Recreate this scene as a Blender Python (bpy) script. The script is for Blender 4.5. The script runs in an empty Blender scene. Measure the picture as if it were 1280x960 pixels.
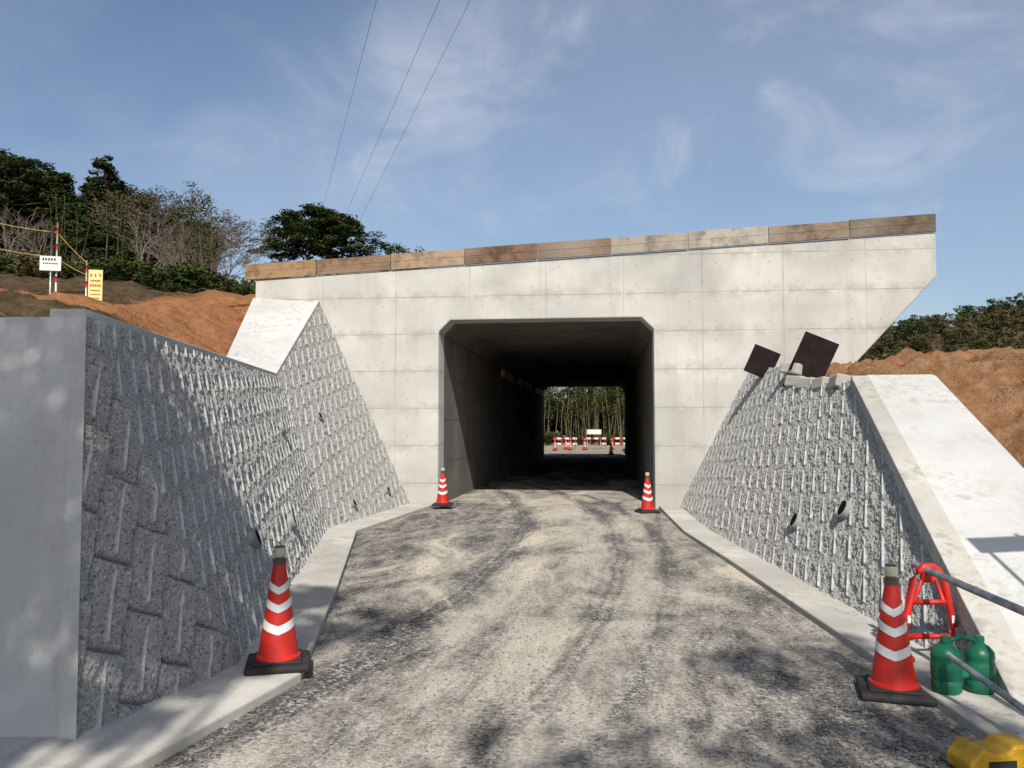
import bpy, math, random
import numpy as np
from mathutils import Vector
random.seed(7); np.random.seed(7)
rng=np.random.default_rng(11)
D=bpy.data; SC=bpy.context.scene
COL=SC.collection

# ------------------------------------------------------------------ helpers
def link(o,parent=None):
    COL.objects.link(o)
    if parent is not None: o.parent=parent
    return o
def empty(name,loc=(0,0,0),rz=0):
    o=D.objects.new(name,None); o.location=loc; o.rotation_euler=(0,0,rz); o.empty_display_size=.2
    return link(o)
def mesh_obj(name,verts,faces,mats,parent=None,smooth=False,mi=None,loc=None):
    me=D.meshes.new(name); me.from_pydata([tuple(v) for v in verts],[],[tuple(f) for f in faces])
    if not isinstance(mats,(list,tuple)): mats=[mats]
    for m in mats: me.materials.append(m)
    if mi is not None: me.polygons.foreach_set('material_index',np.array(mi,dtype=np.int32))
    if smooth: me.polygons.foreach_set('use_smooth',np.ones(len(me.polygons),dtype=bool))
    me.update()
    o=D.objects.new(name,me)
    if loc: o.location=loc
    return link(o,parent)
def fast_mesh(name,V,F,mats,mi=None,smooth=False,attrs=None):
    me=D.meshes.new(name); n=len(V); m,k=F.shape
    me.vertices.add(n); me.vertices.foreach_set('co',V.astype(np.float32).ravel())
    me.loops.add(m*k); me.loops.foreach_set('vertex_index',F.astype(np.int32).ravel())
    me.polygons.add(m); me.polygons.foreach_set('loop_start',np.arange(0,m*k,k,dtype=np.int32))
    me.polygons.foreach_set('loop_total',np.full(m,k,dtype=np.int32))
    for mt in mats: me.materials.append(mt)
    if mi is not None: me.polygons.foreach_set('material_index',np.asarray(mi,dtype=np.int32))
    if smooth: me.polygons.foreach_set('use_smooth',np.ones(m,dtype=bool))
    if attrs:
        for an,av in attrs.items():
            a=me.attributes.new(an,'FLOAT','POINT'); a.data.foreach_set('value',av.astype(np.float32).ravel())
    me.update(calc_edges=True); me.validate()
    return me
def box(name,c,s,mat,parent=None,rot=(0,0,0),bevel=0):
    x,y,z=[a/2 for a in s]
    v=[(-x,-y,-z),(x,-y,-z),(x,y,-z),(-x,y,-z),(-x,-y,z),(x,-y,z),(x,y,z),(-x,y,z)]
    f=[(0,3,2,1),(4,5,6,7),(0,1,5,4),(1,2,6,5),(2,3,7,6),(3,0,4,7)]
    o=mesh_obj(name,v,f,mat,parent); o.location=c; o.rotation_euler=rot
    if bevel:
        b=o.modifiers.new('b','BEVEL'); b.width=bevel; b.segments=2
    return o
def hexa(name,b,t,mat,parent=None,bevel=0):
    v=list(b)+list(t)
    f=[(0,3,2,1),(4,5,6,7),(0,1,5,4),(1,2,6,5),(2,3,7,6),(3,0,4,7)]
    o=mesh_obj(name,v,f,mat,parent)
    if bevel:
        m=o.modifiers.new('b','BEVEL'); m.width=bevel; m.segments=2
    return o
def prism(name,pts,axis,a,b,mat,parent=None,bevel=0):
    n=len(pts)
    if axis=='y': v=[(p[0],a,p[1]) for p in pts]+[(p[0],b,p[1]) for p in pts]
    else: v=[(p[0],p[1],a) for p in pts]+[(p[0],p[1],b) for p in pts]
    f=[tuple(range(n)),tuple(range(2*n-1,n-1,-1))]+[(i,i+n,(i+1)%n+n,(i+1)%n) for i in range(n)]
    o=mesh_obj(name,v,f,mat,parent)
    import bmesh
    bm=bmesh.new(); bm.from_mesh(o.data); bmesh.ops.recalc_face_normals(bm,faces=bm.faces); bm.to_mesh(o.data); bm.free()
    if bevel:
        m=o.modifiers.new('b','BEVEL'); m.width=bevel; m.segments=2; m.limit_method='ANGLE'
    return o
def lathe(name,prof,mat,parent=None,n=28,loc=(0,0,0),rot=(0,0,0)):
    v=[];f=[]
    for (r,z) in prof:
        for i in range(n):
            a=2*math.pi*i/n
            v.append((r*math.cos(a),r*math.sin(a),z))
    for j in range(len(prof)-1):
        for i in range(n):
            k=(i+1)%n; f.append((j*n+i,j*n+k,(j+1)*n+k,(j+1)*n+i))
    f.append(tuple(range(n-1,-1,-1))); f.append(tuple((len(prof)-1)*n+i for i in range(n)))
    o=mesh_obj(name,v,f,mat,parent,smooth=True); o.location=loc; o.rotation_euler=rot
    m=o.modifiers.new('e','EDGE_SPLIT'); m.split_angle=math.radians(40)
    return o
def tube_geo(pts,rads,n=8,closed=False):
    pts=[Vector(p) for p in pts]; V=[];F=[]
    N=len(pts)
    for i,p in enumerate(pts):
        a=pts[i-1] if (i>0 or closed) else p
        b=pts[(i+1)%N] if (i<N-1 or closed) else p
        d=(b-a).normalized()
        up=Vector((0,0,1)) if abs(d.z)<.95 else Vector((1,0,0))
        s=d.cross(up).normalized(); u=s.cross(d)
        r=rads[i] if hasattr(rads,'__len__') else rads
        for k in range(n):
            t=2*math.pi*k/n; V.append(tuple(p+s*math.cos(t)*r+u*math.sin(t)*r))
    for i in range(N if closed else N-1):
        j=(i+1)%N
        for k in range(n):
            l=(k+1)%n; F.append((i*n+k,i*n+l,j*n+l,j*n+k))
    return V,F
def tube(name,pts,r,mat,parent=None,n=10,closed=False):
    V,F=tube_geo(pts,r,n,closed)
    if not closed:
        F.append(tuple(range(n))); F.append(tuple(len(V)-1-i for i in range(n)))
    return mesh_obj(name,V,F,mat,parent,smooth=True)
def vnoise(x,y,seed=0):
    xi=np.floor(x).astype(np.int64); yi=np.floor(y).astype(np.int64); fx=x-xi; fy=y-yi
    fx=fx*fx*(3-2*fx); fy=fy*fy*(3-2*fy)
    def h(a,b):
        n=(a*374761393+b*668265263+seed*1442695041)&0x7fffffff
        n=((n^(n>>13))*1274126177)&0x7fffffff
        n=(n^(n>>16))&0xffff
        return n/65535.0
    return (h(xi,yi)*(1-fx)+h(xi+1,yi)*fx)*(1-fy)+(h(xi,yi+1)*(1-fx)+h(xi+1,yi+1)*fx)*fy
def fbm(x,y,o=4,seed=0):
    s=0;a=1;t=0
    for i in range(o):
        s=s+a*vnoise(x*2**i,y*2**i,seed+i*17); t+=a; a*=.5
    return s/t-.5

# ------------------------------------------------------------------ materials
class NT:
    def __init__(s,name):
        s.m=D.materials.new(name); s.m.use_nodes=True; s.t=s.m.node_tree; s.n=s.t.nodes; s.l=s.t.links
        s.b=s.n['Principled BSDF']; s.co=s.n.new('ShaderNodeTexCoord'); s.geo=None
    def set(s,sock,v):
        if isinstance(v,bpy.types.NodeSocket): s.l.new(v,sock)
        elif isinstance(v,(tuple,list)) and len(v)==3 and sock.type=='RGBA': sock.default_value=(*v,1)
        else: sock.default_value=v
    def pos(s):
        if s.geo is None: s.geo=s.n.new('ShaderNodeNewGeometry')
        return s.geo.outputs['Position']
    def mapping(s,vec,scale=(1,1,1),rot=(0,0,0)):
        m=s.n.new('ShaderNodeMapping'); s.l.new(vec,m.inputs[0]); m.inputs['Scale'].default_value=scale; m.inputs['Rotation'].default_value=rot
        return m.outputs[0]
    def noise(s,vec,scale,detail=3,rough=.55,dist=0):
        n=s.n.new('ShaderNodeTexNoise'); s.l.new(vec,n.inputs['Vector']); n.inputs['Scale'].default_value=scale
        n.inputs['Detail'].default_value=detail; n.inputs['Roughness'].default_value=rough; n.inputs['Distortion'].default_value=dist
        return n.outputs['Fac']
    def voro(s,vec,scale,feat='F1',out='Distance'):
        n=s.n.new('ShaderNodeTexVoronoi'); s.l.new(vec,n.inputs['Vector']); n.inputs['Scale'].default_value=scale; n.feature=feat
        return n.outputs[out]
    def ramp(s,fac,a,b,ca=(0,0,0),cb=(1,1,1)):
        r=s.n.new('ShaderNodeValToRGB')
        if b>1:
            mr=s.n.new('ShaderNodeMapRange'); s.l.new(fac,mr.inputs[0]); mr.inputs[1].default_value=a; mr.inputs[2].default_value=b; fac=mr.outputs[0]; a,b=0,1
        s.l.new(fac,r.inputs[0]); e=r.color_ramp.elements
        e[0].position=a; e[1].position=b; e[0].color=(*ca,1); e[1].color=(*cb,1)
        return r.outputs[0]
    def math(s,op,a,b=None,c=None,clamp=False):
        m=s.n.new('ShaderNodeMath'); m.operation=op; m.use_clamp=clamp
        s.set(m.inputs[0],a)
        if b is not None: s.set(m.inputs[1],b)
        if c is not None: s.set(m.inputs[2],c)
        return m.outputs[0]
    def mix(s,f,a,b,mode='MIX'):
        m=s.n.new('ShaderNodeMix'); m.data_type='RGBA'; m.blend_type=mode
        s.set(m.inputs[0],f); s.set(m.inputs[6],a); s.set(m.inputs[7],b)
        return m.outputs[2]
    def attr(s,name):
        a=s.n.new('ShaderNodeAttribute'); a.attribute_name=name; return a.outputs['Fac']
    def sep(s,vec):
        x=s.n.new('ShaderNodeSeparateXYZ'); s.l.new(vec,x.inputs[0]); return x.outputs
    def bump(s,h,dist=.01,strength=1,normal=None):
        b=s.n.new('ShaderNodeBump'); s.l.new(h,b.inputs['Height']); b.inputs['Distance'].default_value=dist; b.inputs['Strength'].default_value=strength
        return b.outputs[0]
    def fin(s,col,rough=.8,normal=None,spec=.3,metal=0):
        if rough>=.88 or spec<=.12:      # fully matt: plain diffuse
            s.n.remove(s.b); s.b=s.n.new('ShaderNodeBsdfDiffuse'); s.set(s.b.inputs['Color'],col); s.b.inputs['Roughness'].default_value=.4
            if normal is not None: s.l.new(normal,s.b.inputs['Normal'])
            s.l.new(s.b.outputs[0],s.n['Material Output'].inputs[0]); return s.m
        s.set(s.b.inputs['Base Color'],col); s.set(s.b.inputs['Roughness'],rough)
        s.b.inputs['Specular IOR Level'].default_value=spec; s.b.inputs['Metallic'].default_value=metal
        if normal is not None: s.l.new(normal,s.b.inputs['Normal'])
        return s.m
def plain(name,col,rough=.6,metal=0,var=.25,scale=12,spec=.4,bump=0):
    k=NT(name); n=k.noise(k.co.outputs['Object'],scale,3,.6)
    c=k.mix(k.ramp(n,.3,.75),tuple(a*(1-var) for a in col),tuple(min(1,a*(1+var*.5)) for a in col))
    return k.fin(c,rough,k.bump(n,bump) if bump else None,spec,metal)

def concrete(name,base,joints=None,tint=.14,stain=.3,axis='x',grime=0):
    k=NT(name); P=k.pos()
    big=k.noise(P,.55,3,.6,.4); mid=k.noise(P,3.5,5,.68); fine=k.noise(P,60,2,.6)
    st=k.noise(k.mapping(P,(2.2,2.2,.22)),1.6,4,.65)
    d=tuple(a*(1-stain) for a in base); w=tuple(min(1,a*(1+tint)) for a in base)
    c=k.mix(k.ramp(big,.3,.7),d,w)
    c=k.mix(k.math('MULTIPLY',k.ramp(mid,.35,.75),.4),c,tuple(a*.75 for a in base))
    c=k.mix(k.math('MULTIPLY',k.ramp(st,.52,.75),.45),c,tuple(a*b for a,b in zip(base,(.62,.6,.53))))
    c=k.mix(k.math('MULTIPLY',k.ramp(fine,.35,.65),.14),c,tuple(a*.5 for a in base))
    if grime:
        gm=k.math('MULTIPLY',k.ramp(k.noise(P,9,5,.8),.5,.62),k.ramp(k.noise(P,1.1,2,.5),.4,.6))
        c=k.mix(k.math('MULTIPLY',gm,grime),c,(.27,.23,.17))
    h=k.math('ADD',k.math('MULTIPLY',fine,.25),k.math('MULTIPLY',mid,.8))
    if joints:
        x0,dx,z0,dz=joints
        s=k.sep(P); hx=s[0] if axis=='x' else s[1]; hz=s[2]
        def cell(v,o,dd):
            q=k.math('DIVIDE',k.math('SUBTRACT',v,o),dd); fr=k.math('FRACT',k.math('ADD',q,100.0))
            return q,fr,k.math('MULTIPLY',k.math('MINIMUM',fr,k.math('SUBTRACT',1.0,fr)),dd)
        qx,fx,ex=cell(hx,x0,dx); qz,fz,ez=cell(hz,z0,dz)
        e=k.math('MINIMUM',ex,ez)
        wob=k.math('ADD',e,k.math('MULTIPLY',k.math('SUBTRACT',mid,.5),.014))
        j=k.ramp(wob,.003,.013,(1,1,1),(0,0,0))
        cx=k.n.new('ShaderNodeCombineXYZ'); k.l.new(k.math('FLOOR',k.math('ADD',qx,100.)),cx.inputs[0]); k.l.new(k.math('FLOOR',k.math('ADD',qz,100.)),cx.inputs[1])
        wn=k.n.new('ShaderNodeTexWhiteNoise'); k.l.new(cx.outputs[0],wn.inputs[0])
        c=k.mix(k.math('MULTIPLY',wn.outputs['Value'],.24),c,tuple(a*.72 for a in base))
        jm=k.math('MULTIPLY',j,k.ramp(k.noise(P,1.7,2),.35,.62,(.15,.15,.15),(.7,.7,.7)))
        c=k.mix(jm,c,tuple(a*.38 for a in base))
        near=k.ramp(ez,.0,.16,(1,1,1),(0,0,0))
        c=k.mix(k.math('MULTIPLY',k.math('MULTIPLY',near,k.ramp(mid,.43,.62)),.7),c,tuple(a*b for a,b in zip(base,(.60,.57,.50))))
        tx=k.math('ABSOLUTE',k.math('SUBTRACT',k.math('ABSOLUTE',k.math('SUBTRACT',fx,.5)),.33))
        tz=k.math('ABSOLUTE',k.math('SUBTRACT',k.math('ABSOLUTE',k.math('SUBTRACT',fz,.5)),.26))
        dd=k.math('SQRT',k.math('ADD',k.math('POWER',k.math('MULTIPLY',tx,dx),2),k.math('POWER',k.math('MULTIPLY',tz,dz),2)))
        tie=k.ramp(dd,.012,.02,(1,1,1),(0,0,0))
        c=k.mix(k.math('MULTIPLY',tie,.55),c,tuple(a*.35 for a in base))
        h=k.math('SUBTRACT',h,k.math('MULTIPLY',j,.8))
    return k.fin(c,.9,k.bump(h,.006,.7),.25)

M={}
M['portal']=concrete('portal_concrete',(.65,.63,.57),(-4.35,1.56,4.28,.765))
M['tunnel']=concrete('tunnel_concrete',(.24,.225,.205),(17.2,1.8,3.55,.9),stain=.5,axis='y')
M['slab']=concrete('slab_concrete',(.62,.61,.575),stain=.3,grime=.2)
M['white']=concrete('new_concrete',(.61,.60,.565),stain=.2,tint=.08,grime=.45)
M['curb']=concrete('kerb_concrete',(.53,.505,.445),stain=.34,grime=.75)

def block_mat():
    k=NT('split_face_block'); P=k.pos(); a=k.attr('smooth'); g=k.attr('groove')
    sp=k.noise(P,100,2,.75); md=k.noise(P,16,4,.7); bg=k.noise(P,.9,3,.6)
    c=k.mix(k.ramp(sp,.30,.66),(.20,.195,.18),(.54,.525,.485))
    c=k.mix(k.math('MULTIPLY',k.ramp(md,.4,.68),.5),c,(.31,.30,.275))
    c=k.mix(k.math('MULTIPLY',k.ramp(bg,.4,.75),.35),c,(.28,.265,.23))
    vv=k.sep(k.voro(P,80,out='Color'))[0]
    c=k.mix(k.math('MULTIPLY',k.ramp(vv,.84,.92),.65),c,(.10,.10,.10))
    c=k.mix(k.math('MULTIPLY',k.ramp(vv,.05,.14,(1,1,1),(0,0,0)),.5),c,(.66,.65,.61))
    c=k.mix(k.math('MULTIPLY',a,.9),c,k.mix(k.ramp(md,.35,.65),(.72,.71,.67),(.50,.49,.46)))
    c=k.mix(k.math('MULTIPLY',g,.7),c,(.12,.115,.105))
    return k.fin(c,.9,k.bump(sp,.004,.7),.2)
M['block']=block_mat()

def road_mat():
    k=NT('dusty_asphalt'); P=k.pos(); s=k.sep(P)
    ag=k.sep(k.voro(P,80,out='Color'))
    asp=k.mix(k.ramp(ag[0],.1,1),(.040,.038,.036),(.18,.17,.155))
    dust=k.mix(k.ramp(k.noise(P,45,3,.75),.3,.7),(.29,.255,.205),(.58,.52,.425))
    y=s[1]
    cx=k.math('ADD',k.math('MULTIPLY',k.math('POWER',k.math('SUBTRACT',y,11.0),2),-.016),-.55)
    u=k.math('SUBTRACT',s[0],cx)
    wob=k.math('ADD',u,k.math('MULTIPLY',k.math('SUBTRACT',k.noise(P,.4,2),.5),.3))
    def band(c0,w):
        return k.ramp(k.math('ABSOLUTE',k.math('SUBTRACT',wob,c0)),w*.3,w*1.6,(1,1,1),(0,0,0))
    st2=k.math('ABSOLUTE',k.math('SUBTRACT',k.math('FRACT',k.math('MULTIPLY',wob,9.0)),.5))
    tr=k.math('MAXIMUM',band(-.70,.17),k.math('MAXIMUM',band(.70,.15),k.math('MULTIPLY',band(1.25,.10),.7)))
    tr=k.math('MULTIPLY',tr,k.math('ADD',.55,k.math('MULTIPLY',st2,.9)))
    big=k.noise(k.mapping(P,(1,.42,1)),.8,5,.68,.8)
    md=k.noise(k.mapping(P,(1,.30,1),(0,0,.12)),4.5,5,.75,.5)
    sp=k.noise(P,26,3,.85)
    d=k.math('ADD',k.math('ADD',k.math('MULTIPLY',big,1.25),k.math('MULTIPLY',md,.6)),k.math('MULTIPLY',sp,.6))
    cen=k.ramp(k.math('ABSOLUTE',k.math('ADD',u,-.45)),.3,2.2,(.17,.17,.17),(0,0,0))
    d=k.math('ADD',d,cen)
    d=k.math('SUBTRACT',d,k.math('MULTIPLY',tr,k.ramp(md,.3,.7,(.18,.18,.18),(.34,.34,.34))))
    m=k.ramp(d,1.13,1.43)
    c=k.mix(k.math('MULTIPLY',m,.94),asp,dust)
    gs=k.sep(k.voro(P,46,out='Color'))
    gm=k.math('MULTIPLY',k.ramp(gs[1],.68,.76),k.ramp(md,.42,.58))
    c=k.mix(k.math('MULTIPLY',gm,.7),c,(.47,.45,.41))
    pat=k.ramp(k.math('ADD',big,k.math('MULTIPLY',sp,.12)),.635,.69)
    c=k.mix(k.math('MULTIPLY',pat,.8),c,(.54,.47,.36))
    h=k.math('ADD',k.math('MULTIPLY',k.voro(P,60),.8),k.math('ADD',k.math('MULTIPLY',gm,.7),k.math('MULTIPLY',md,1.5)))
    return k.fin(c,.9,k.bump(h,.010,.9),.25)
M['road']=road_mat()

def earth_mat(name,a,b,c3,scale=1.0):
    k=NT(name); P=k.pos(); n1=k.noise(P,.5*scale,3,.65,.5); n2=k.noise(P,5*scale,5,.75); n3=k.noise(P,35,2,.7)
    c=k.mix(k.ramp(n1,.35,.65),a,b); c=k.mix(k.ramp(n2,.45,.72),c,c3); c=k.mix(k.math('MULTIPLY',k.ramp(n3,.5,.7),.5),c,tuple(x*.5 for x in a))
    h=k.math('ADD',n2,k.math('MULTIPLY',n3,.35))
    return k.fin(c,.95,k.bump(h,.09,1),.1)
M['earth']=earth_mat('orange_earth',(.31,.155,.075),(.19,.095,.05),(.38,.24,.14))
M['ground']=earth_mat('gravel_ground',(.34,.29,.22),(.27,.23,.17),(.40,.35,.28))
def bank_mat():
    k=NT('bank_soil'); P=k.pos(); n1=k.noise(P,.35,3,.65,.5); n2=k.noise(P,4,5,.75); n3=k.noise(P,30,2,.7); o=k.attr('orange')
    dk=k.mix(k.ramp(n2,.4,.7),(.075,.048,.030),(.17,.12,.07)); dk=k.mix(k.math('MULTIPLY',k.ramp(n1,.5,.65),.5),dk,(.07,.070,.03))
    og=k.mix(k.ramp(n2,.4,.7),(.40,.185,.085),(.24,.105,.05))
    c=k.mix(k.ramp(k.math('ADD',o,k.math('MULTIPLY',k.math('SUBTRACT',n2,.5),.8)),.4,.6),dk,og)
    c=k.mix(k.math('MULTIPLY',k.ramp(n3,.5,.7),.45),c,(.08,.05,.03))
    return k.fin(c,.95,k.bump(k.math('ADD',n2,k.math('MULTIPLY',n3,.4)),.12,1),.1)
M['bank']=bank_mat()
def wood(name,a,b):
    k=NT(name); P=k.co.outputs['Object']
    g=k.noise(k.mapping(P,(1.2,6,22)),2.0,5,.7,.8); st=k.noise(P,2.6,4,.7)
    c=k.mix(k.ramp(g,.3,.72),a,b); c=k.mix(k.math('MULTIPLY',k.ramp(st,.46,.62),.75),c,tuple(x*.42 for x in a))
    c=k.mix(k.math('MULTIPLY',k.ramp(k.noise(P,1.3,3,.6),.5,.7),.5),c,(.42,.37,.30))
    return k.fin(c,.8,k.bump(g,.004),.2)
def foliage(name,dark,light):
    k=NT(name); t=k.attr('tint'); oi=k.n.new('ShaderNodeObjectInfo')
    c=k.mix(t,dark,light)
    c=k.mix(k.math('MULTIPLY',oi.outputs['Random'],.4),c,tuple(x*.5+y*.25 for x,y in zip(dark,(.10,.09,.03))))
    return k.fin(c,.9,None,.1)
M['leaf_pine']=foliage('pine_foliage',(.016,.028,.011),(.09,.115,.034))
M['leaf_broad']=foliage('broadleaf_foliage',(.028,.040,.013),(.12,.13,.04))
M['leaf_olive']=foliage('spring_foliage',(.08,.07,.030),(.20,.155,.075))
M['bark']=plain('bark',(.12,.095,.07),.9,var=.5,scale=6)
M['bark_pale']=plain('pale_bark',(.25,.20,.165),.9,var=.4,scale=6)
M['bamboo']=plain('bamboo_culm',(.17,.16,.09),.9,var=.5,scale=3)
M['red']=plain('red_plastic',(.60,.028,.018),.45,var=.35,scale=5)
M['reflw']=plain('white_reflective_tape',(.74,.74,.72),.4,var=.18,scale=9)
M['rubber']=plain('black_rubber',(.035,.033,.030),.8,var=.5,scale=8)
M['green']=plain('green_plastic',(.012,.16,.085),.4,var=.4,scale=6)
M['yellow']=plain('yellow_plastic',(.60,.34,.02),.5,var=.4,scale=8)
M['steel']=plain('galvanised_pipe',(.42,.42,.41),.42,metal=.8,var=.45,scale=14)
M['lampclear']=plain('lamp_lens',(.50,.47,.33),.15,var=.1)
M['lampcap']=plain('lamp_cap',(.10,.09,.06),.4)
M['ply']=plain('dark_form_plywood',(.022,.015,.014),.85,var=.6,scale=5,spec=.15)
M['signw']=plain('sign_white',(.75,.75,.70),.5,var=.08)
M['signy']=plain('sign_yellow',(.75,.66,.25),.5,var=.1)
M['signk']=plain('sign_ink',(.10,.03,.02),.6)
M['signr']=plain('sign_red_ink',(.55,.05,.03),.6)
M['rope']=plain('rope',(.50,.38,.14),.8)
M['pvc']=plain('pvc_pipe',(.32,.32,.31),.6)
M['dark']=plain('pipe_shade',(.012,.012,.012),.9)
M['wire']=plain('wire',(.10,.10,.11),.6)

# ------------------------------------------------------------------ ground, road
g=mesh_obj('ground',[(-1500,-1500,-.03),(1500,-1500,-.03),(1500,1500,-.03),(-1500,1500,-.03)],[(0,1,2,3)],M['ground'])
rd=mesh_obj('road',[(-6,-30,-.004),(6,-30,-.004),(3.0,5,-.004),(1.6,12.6,-.004),(1.2,46,-.004),(1.2,50,-.004),(-3.7,50,-.004),(-3.7,46,-.004),(-4.3,12.3,-.004),(-3.2,4,-.004)],[tuple(range(10))],M['road'])

lk_in=[(-2.63,3.89),(-2.39,5.2),(-3.03,8.0),(-4.23,12.3),(-3.99,16.6)]
lk_out=[(-2.16,3.7),(-1.93,5.1),(-2.62,7.85),(-3.76,12.15),(-3.47,16.58)]
apron=[(-7,3.4),(-5.6,3.75),(-2.75,4.1)]+[(p[0]-.15,p[1]) for p in lk_in[1:]]
ap=lk_out[::-1]+[(-2.5,2.6),(-7,2.2)]
kerb_l=prism('concrete_kerb',apron+ap,'z',-.05,.055,M['curb'],bevel=.012)
rk_in=[(2.40,4.2),(2.31,5.2),(2.12,6.6),(1.80,10.0),(1.50,12.7),(1.38,16.58)]
rk_out=[(1.93,4.2),(1.86,5.1),(1.74,6.4),(1.42,9.9),(1.13,12.7),(1.0,16.58)]
kerb_r=prism('concrete_kerb',[(p[0]+.15,p[1]) for p in rk_in]+rk_out[::-1],'z',-.05,.055,M['curb'],bevel=.012)

# ------------------------------------------------------------------ block walls (blocks laid on the diagonal)
def panel(name,A,B,C,Dd,res,parent,nsign=1,ang=math.radians(45),w=.25,h=.44,off=.5,seed=0,ribw=.010,ribh=.013,rough=1.0,jw=.013,jd=.018,step=.012):
    A,B,C,Dd=[np.array(p,float) for p in (A,B,C,Dd)]
    n=np.cross(C-A,Dd-B); n/=np.linalg.norm(n)
    if n[0]*nsign<0: n=-n
    es=(B-A)/np.linalg.norm(B-A); et=np.cross(n,es)
    if et[2]<0: et=-et
    L=max(np.linalg.norm(B-A),np.linalg.norm(C-Dd)); H=max(np.linalg.norm(Dd-A),np.linalg.norm(C-B))
    nu=int(L/res)+1; nv=int(H/res)+1
    U,V=np.meshgrid(np.linspace(0,1,nu),np.linspace(0,1,nv),indexing='ij')
    P=((1-U)*(1-V))[...,None]*A+(U*(1-V))[...,None]*B+(U*V)[...,None]*C+((1-U)*V)[...,None]*Dd
    s=(P-A)@es; t=(P-A)@et
    ca,sa=math.cos(ang),math.sin(ang); s2=s*ca-t*sa; t2=s*sa+t*ca
    s2=s2+.008*fbm(s*2,t*2,2,5)
    col=np.floor(s2/w); fs=s2/w-col
    tt=t2+(np.mod(col,2))*h*off
    row=np.floor(tt/h); ft=tt/h-row
    cr=vnoise(col*5.3+.5,row*9.7+.5,seed+31)
    lo=.06+.06*cr; hi=.94-.08*cr
    ribs=np.clip(1-(np.abs(fs-.5)*w-ribw*.7)/(ribw*.6),0,1)*np.clip((ft-lo)/.03,0,1)*np.clip((hi-ft)/.03,0,1)
    jh=np.clip(1-np.minimum(ft,1-ft)*h/jw,0,1)
    jv=np.clip(1-np.minimum(fs,1-fs)*w/(jw*.6),0,1)*.4
    joint=np.maximum(jh,jv)
    rnd=vnoise(col*7.3+.5,row*3.7+.5,seed+3)-.5
    f1=fbm(s*16,t*16,4,seed); f2=fbm(s*60,t*60,3,seed+9)
    hh=rough*(f1*.038+f2*.022)+rnd*step+(ft-.5)*step*1.3
    hh=hh*(1-ribs)+ribs*(ribh+rnd*.004)-joint*jd*(1-ribs)
    wU=((1-V)*np.linalg.norm(B-A)+V*np.linalg.norm(C-Dd)); ed=np.minimum(U,1-U)*wU
    hh=hh*np.clip(ed/.04,0,1)-.004*(1-np.clip(ed/.04,0,1))
    Q=P+hh[...,None]*n
    idx=np.arange(nu*nv).reshape(nu,nv)
    F=np.stack([idx[:-1,:-1],idx[1:,:-1],idx[1:,1:],idx[:-1,1:]],-1).reshape(-1,4)
    if np.dot(np.cross(B-A,Dd-A),n)<0: F=F[:,::-1]
    me=fast_mesh(name,Q.reshape(-1,3),F,[M['block']],smooth=True,attrs={'smooth':ribs,'groove':joint*(1-ribs)})
    link(D.objects.new(name,me),parent)
    return n
wl=empty('block_retaining_wall')
LA=(-2.63,3.89,.0); LB=(-2.39,5.2,0); LT=(-3.15,4.65,2.27)
n1=panel('corner_panel',LA,LB,LT,(LT[0]-.001,LT[1]-.001,LT[2]),.009,wl,1,ang=math.radians(22),w=.27,h=.50,seed=2,jw=.024,jd=.04,step=.035)
n2=panel('main_panel',LB,(-4.23,12.3,0),(-5.36,12.9,2.43),LT,.0115,wl,1,ang=math.radians(38),seed=4,jw=.016,jd=.024,step=.018)
n3=panel('end_panel',(-4.23,12.3,0),(-3.99,16.6,0),(-5.98,16.6,4.21),(-5.36,12.9,2.43),.017,wl,1,ang=math.radians(30),seed=6,ribw=.014)
wr=empty('block_retaining_wall')
RA=(2.28,5.2,.0); RB=(1.5,12.7,0)
n4=panel('main_panel',RA,RB,(2.591,12.7,2.2),(2.90,10.0,2.15),.0115,wr,-1,ang=math.radians(45),seed=8,ribw=.011)
n5=panel('end_panel',RB,(1.37,16.6,0),(2.80,16.6,2.76),(2.74,12.7,2.5),.017,wr,-1,ang=math.radians(45),seed=10,ribw=.014)
def beam(name,a,b,n,w,th,mat,parent,inset=None,deep=.05):
    a=Vector(a);b=Vector(b);n=Vector(n).normalized(); i=Vector(inset).normalized()*w
    bt=[a-n*deep,b-n*deep,b+i-n*deep,a+i-n*deep]; tp=[a+n*th,b+n*th,b+i+n*th,a+i+n*th]
    return hexa(name,bt,tp,mat,parent,bevel=.008)
beam('coping',LT,(-5.36,12.9,2.43),(0,0,1),.22,.05,M['slab'],wl,inset=(-1,-.1,0))
beam('corner_edge',LA,LT,(.75,-.6,.2),.11,.03,M['slab'],wl,inset=(-.9,.15,0))
beam('coping_rise',(-5.36,12.9,2.43),(-5.98,16.59,4.21),(0,-.4,.9),.14,.05,M['slab'],wl,inset=(-1,0,0))
hexa('slope_slab',[(-5.5,12.95,1.9),(-6.3,12.95,2.1),(-7.44,16.59,3.8),(-6.1,16.59,3.6)],[(-5.5,12.95,2.47),(-6.3,12.95,2.68),(-7.44,16.59,4.34),(-6.1,16.59,4.23)],M['white'],wl,bevel=.015)
def fr(f,r,z): return (.9934*r-.115*f,.115*r+.9934*f,z)
es=[]
for r in (-2.16,-6.5):
    rt=r if r<-3 else -2.60
    es.append([fr(4.17,r,0),fr(4.33,r-.06 if r>-3 else r,.24),fr(4.98,rt,2.27),fr(5.25,rt,2.27),fr(5.25,rt,0)])
v=es[0]+es[1]; f=[(i,(i+1)%5,(i+1)%5+5,i+5) for i in range(5)]+[(0,4,3,2,1),(5,6,7,8,9)]
sl=mesh_obj('end_slab',v,f,M['slab'],wl)
m=sl.modifiers.new('b','BEVEL'); m.width=.012; m.segments=2
beam('edge_beam',(2.23,4.9,.0),(2.84,10.05,2.16),(-.1,-.4,.9),.20,.05,M['curb'],wr,inset=(1,0,0),deep=.22)
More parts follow.
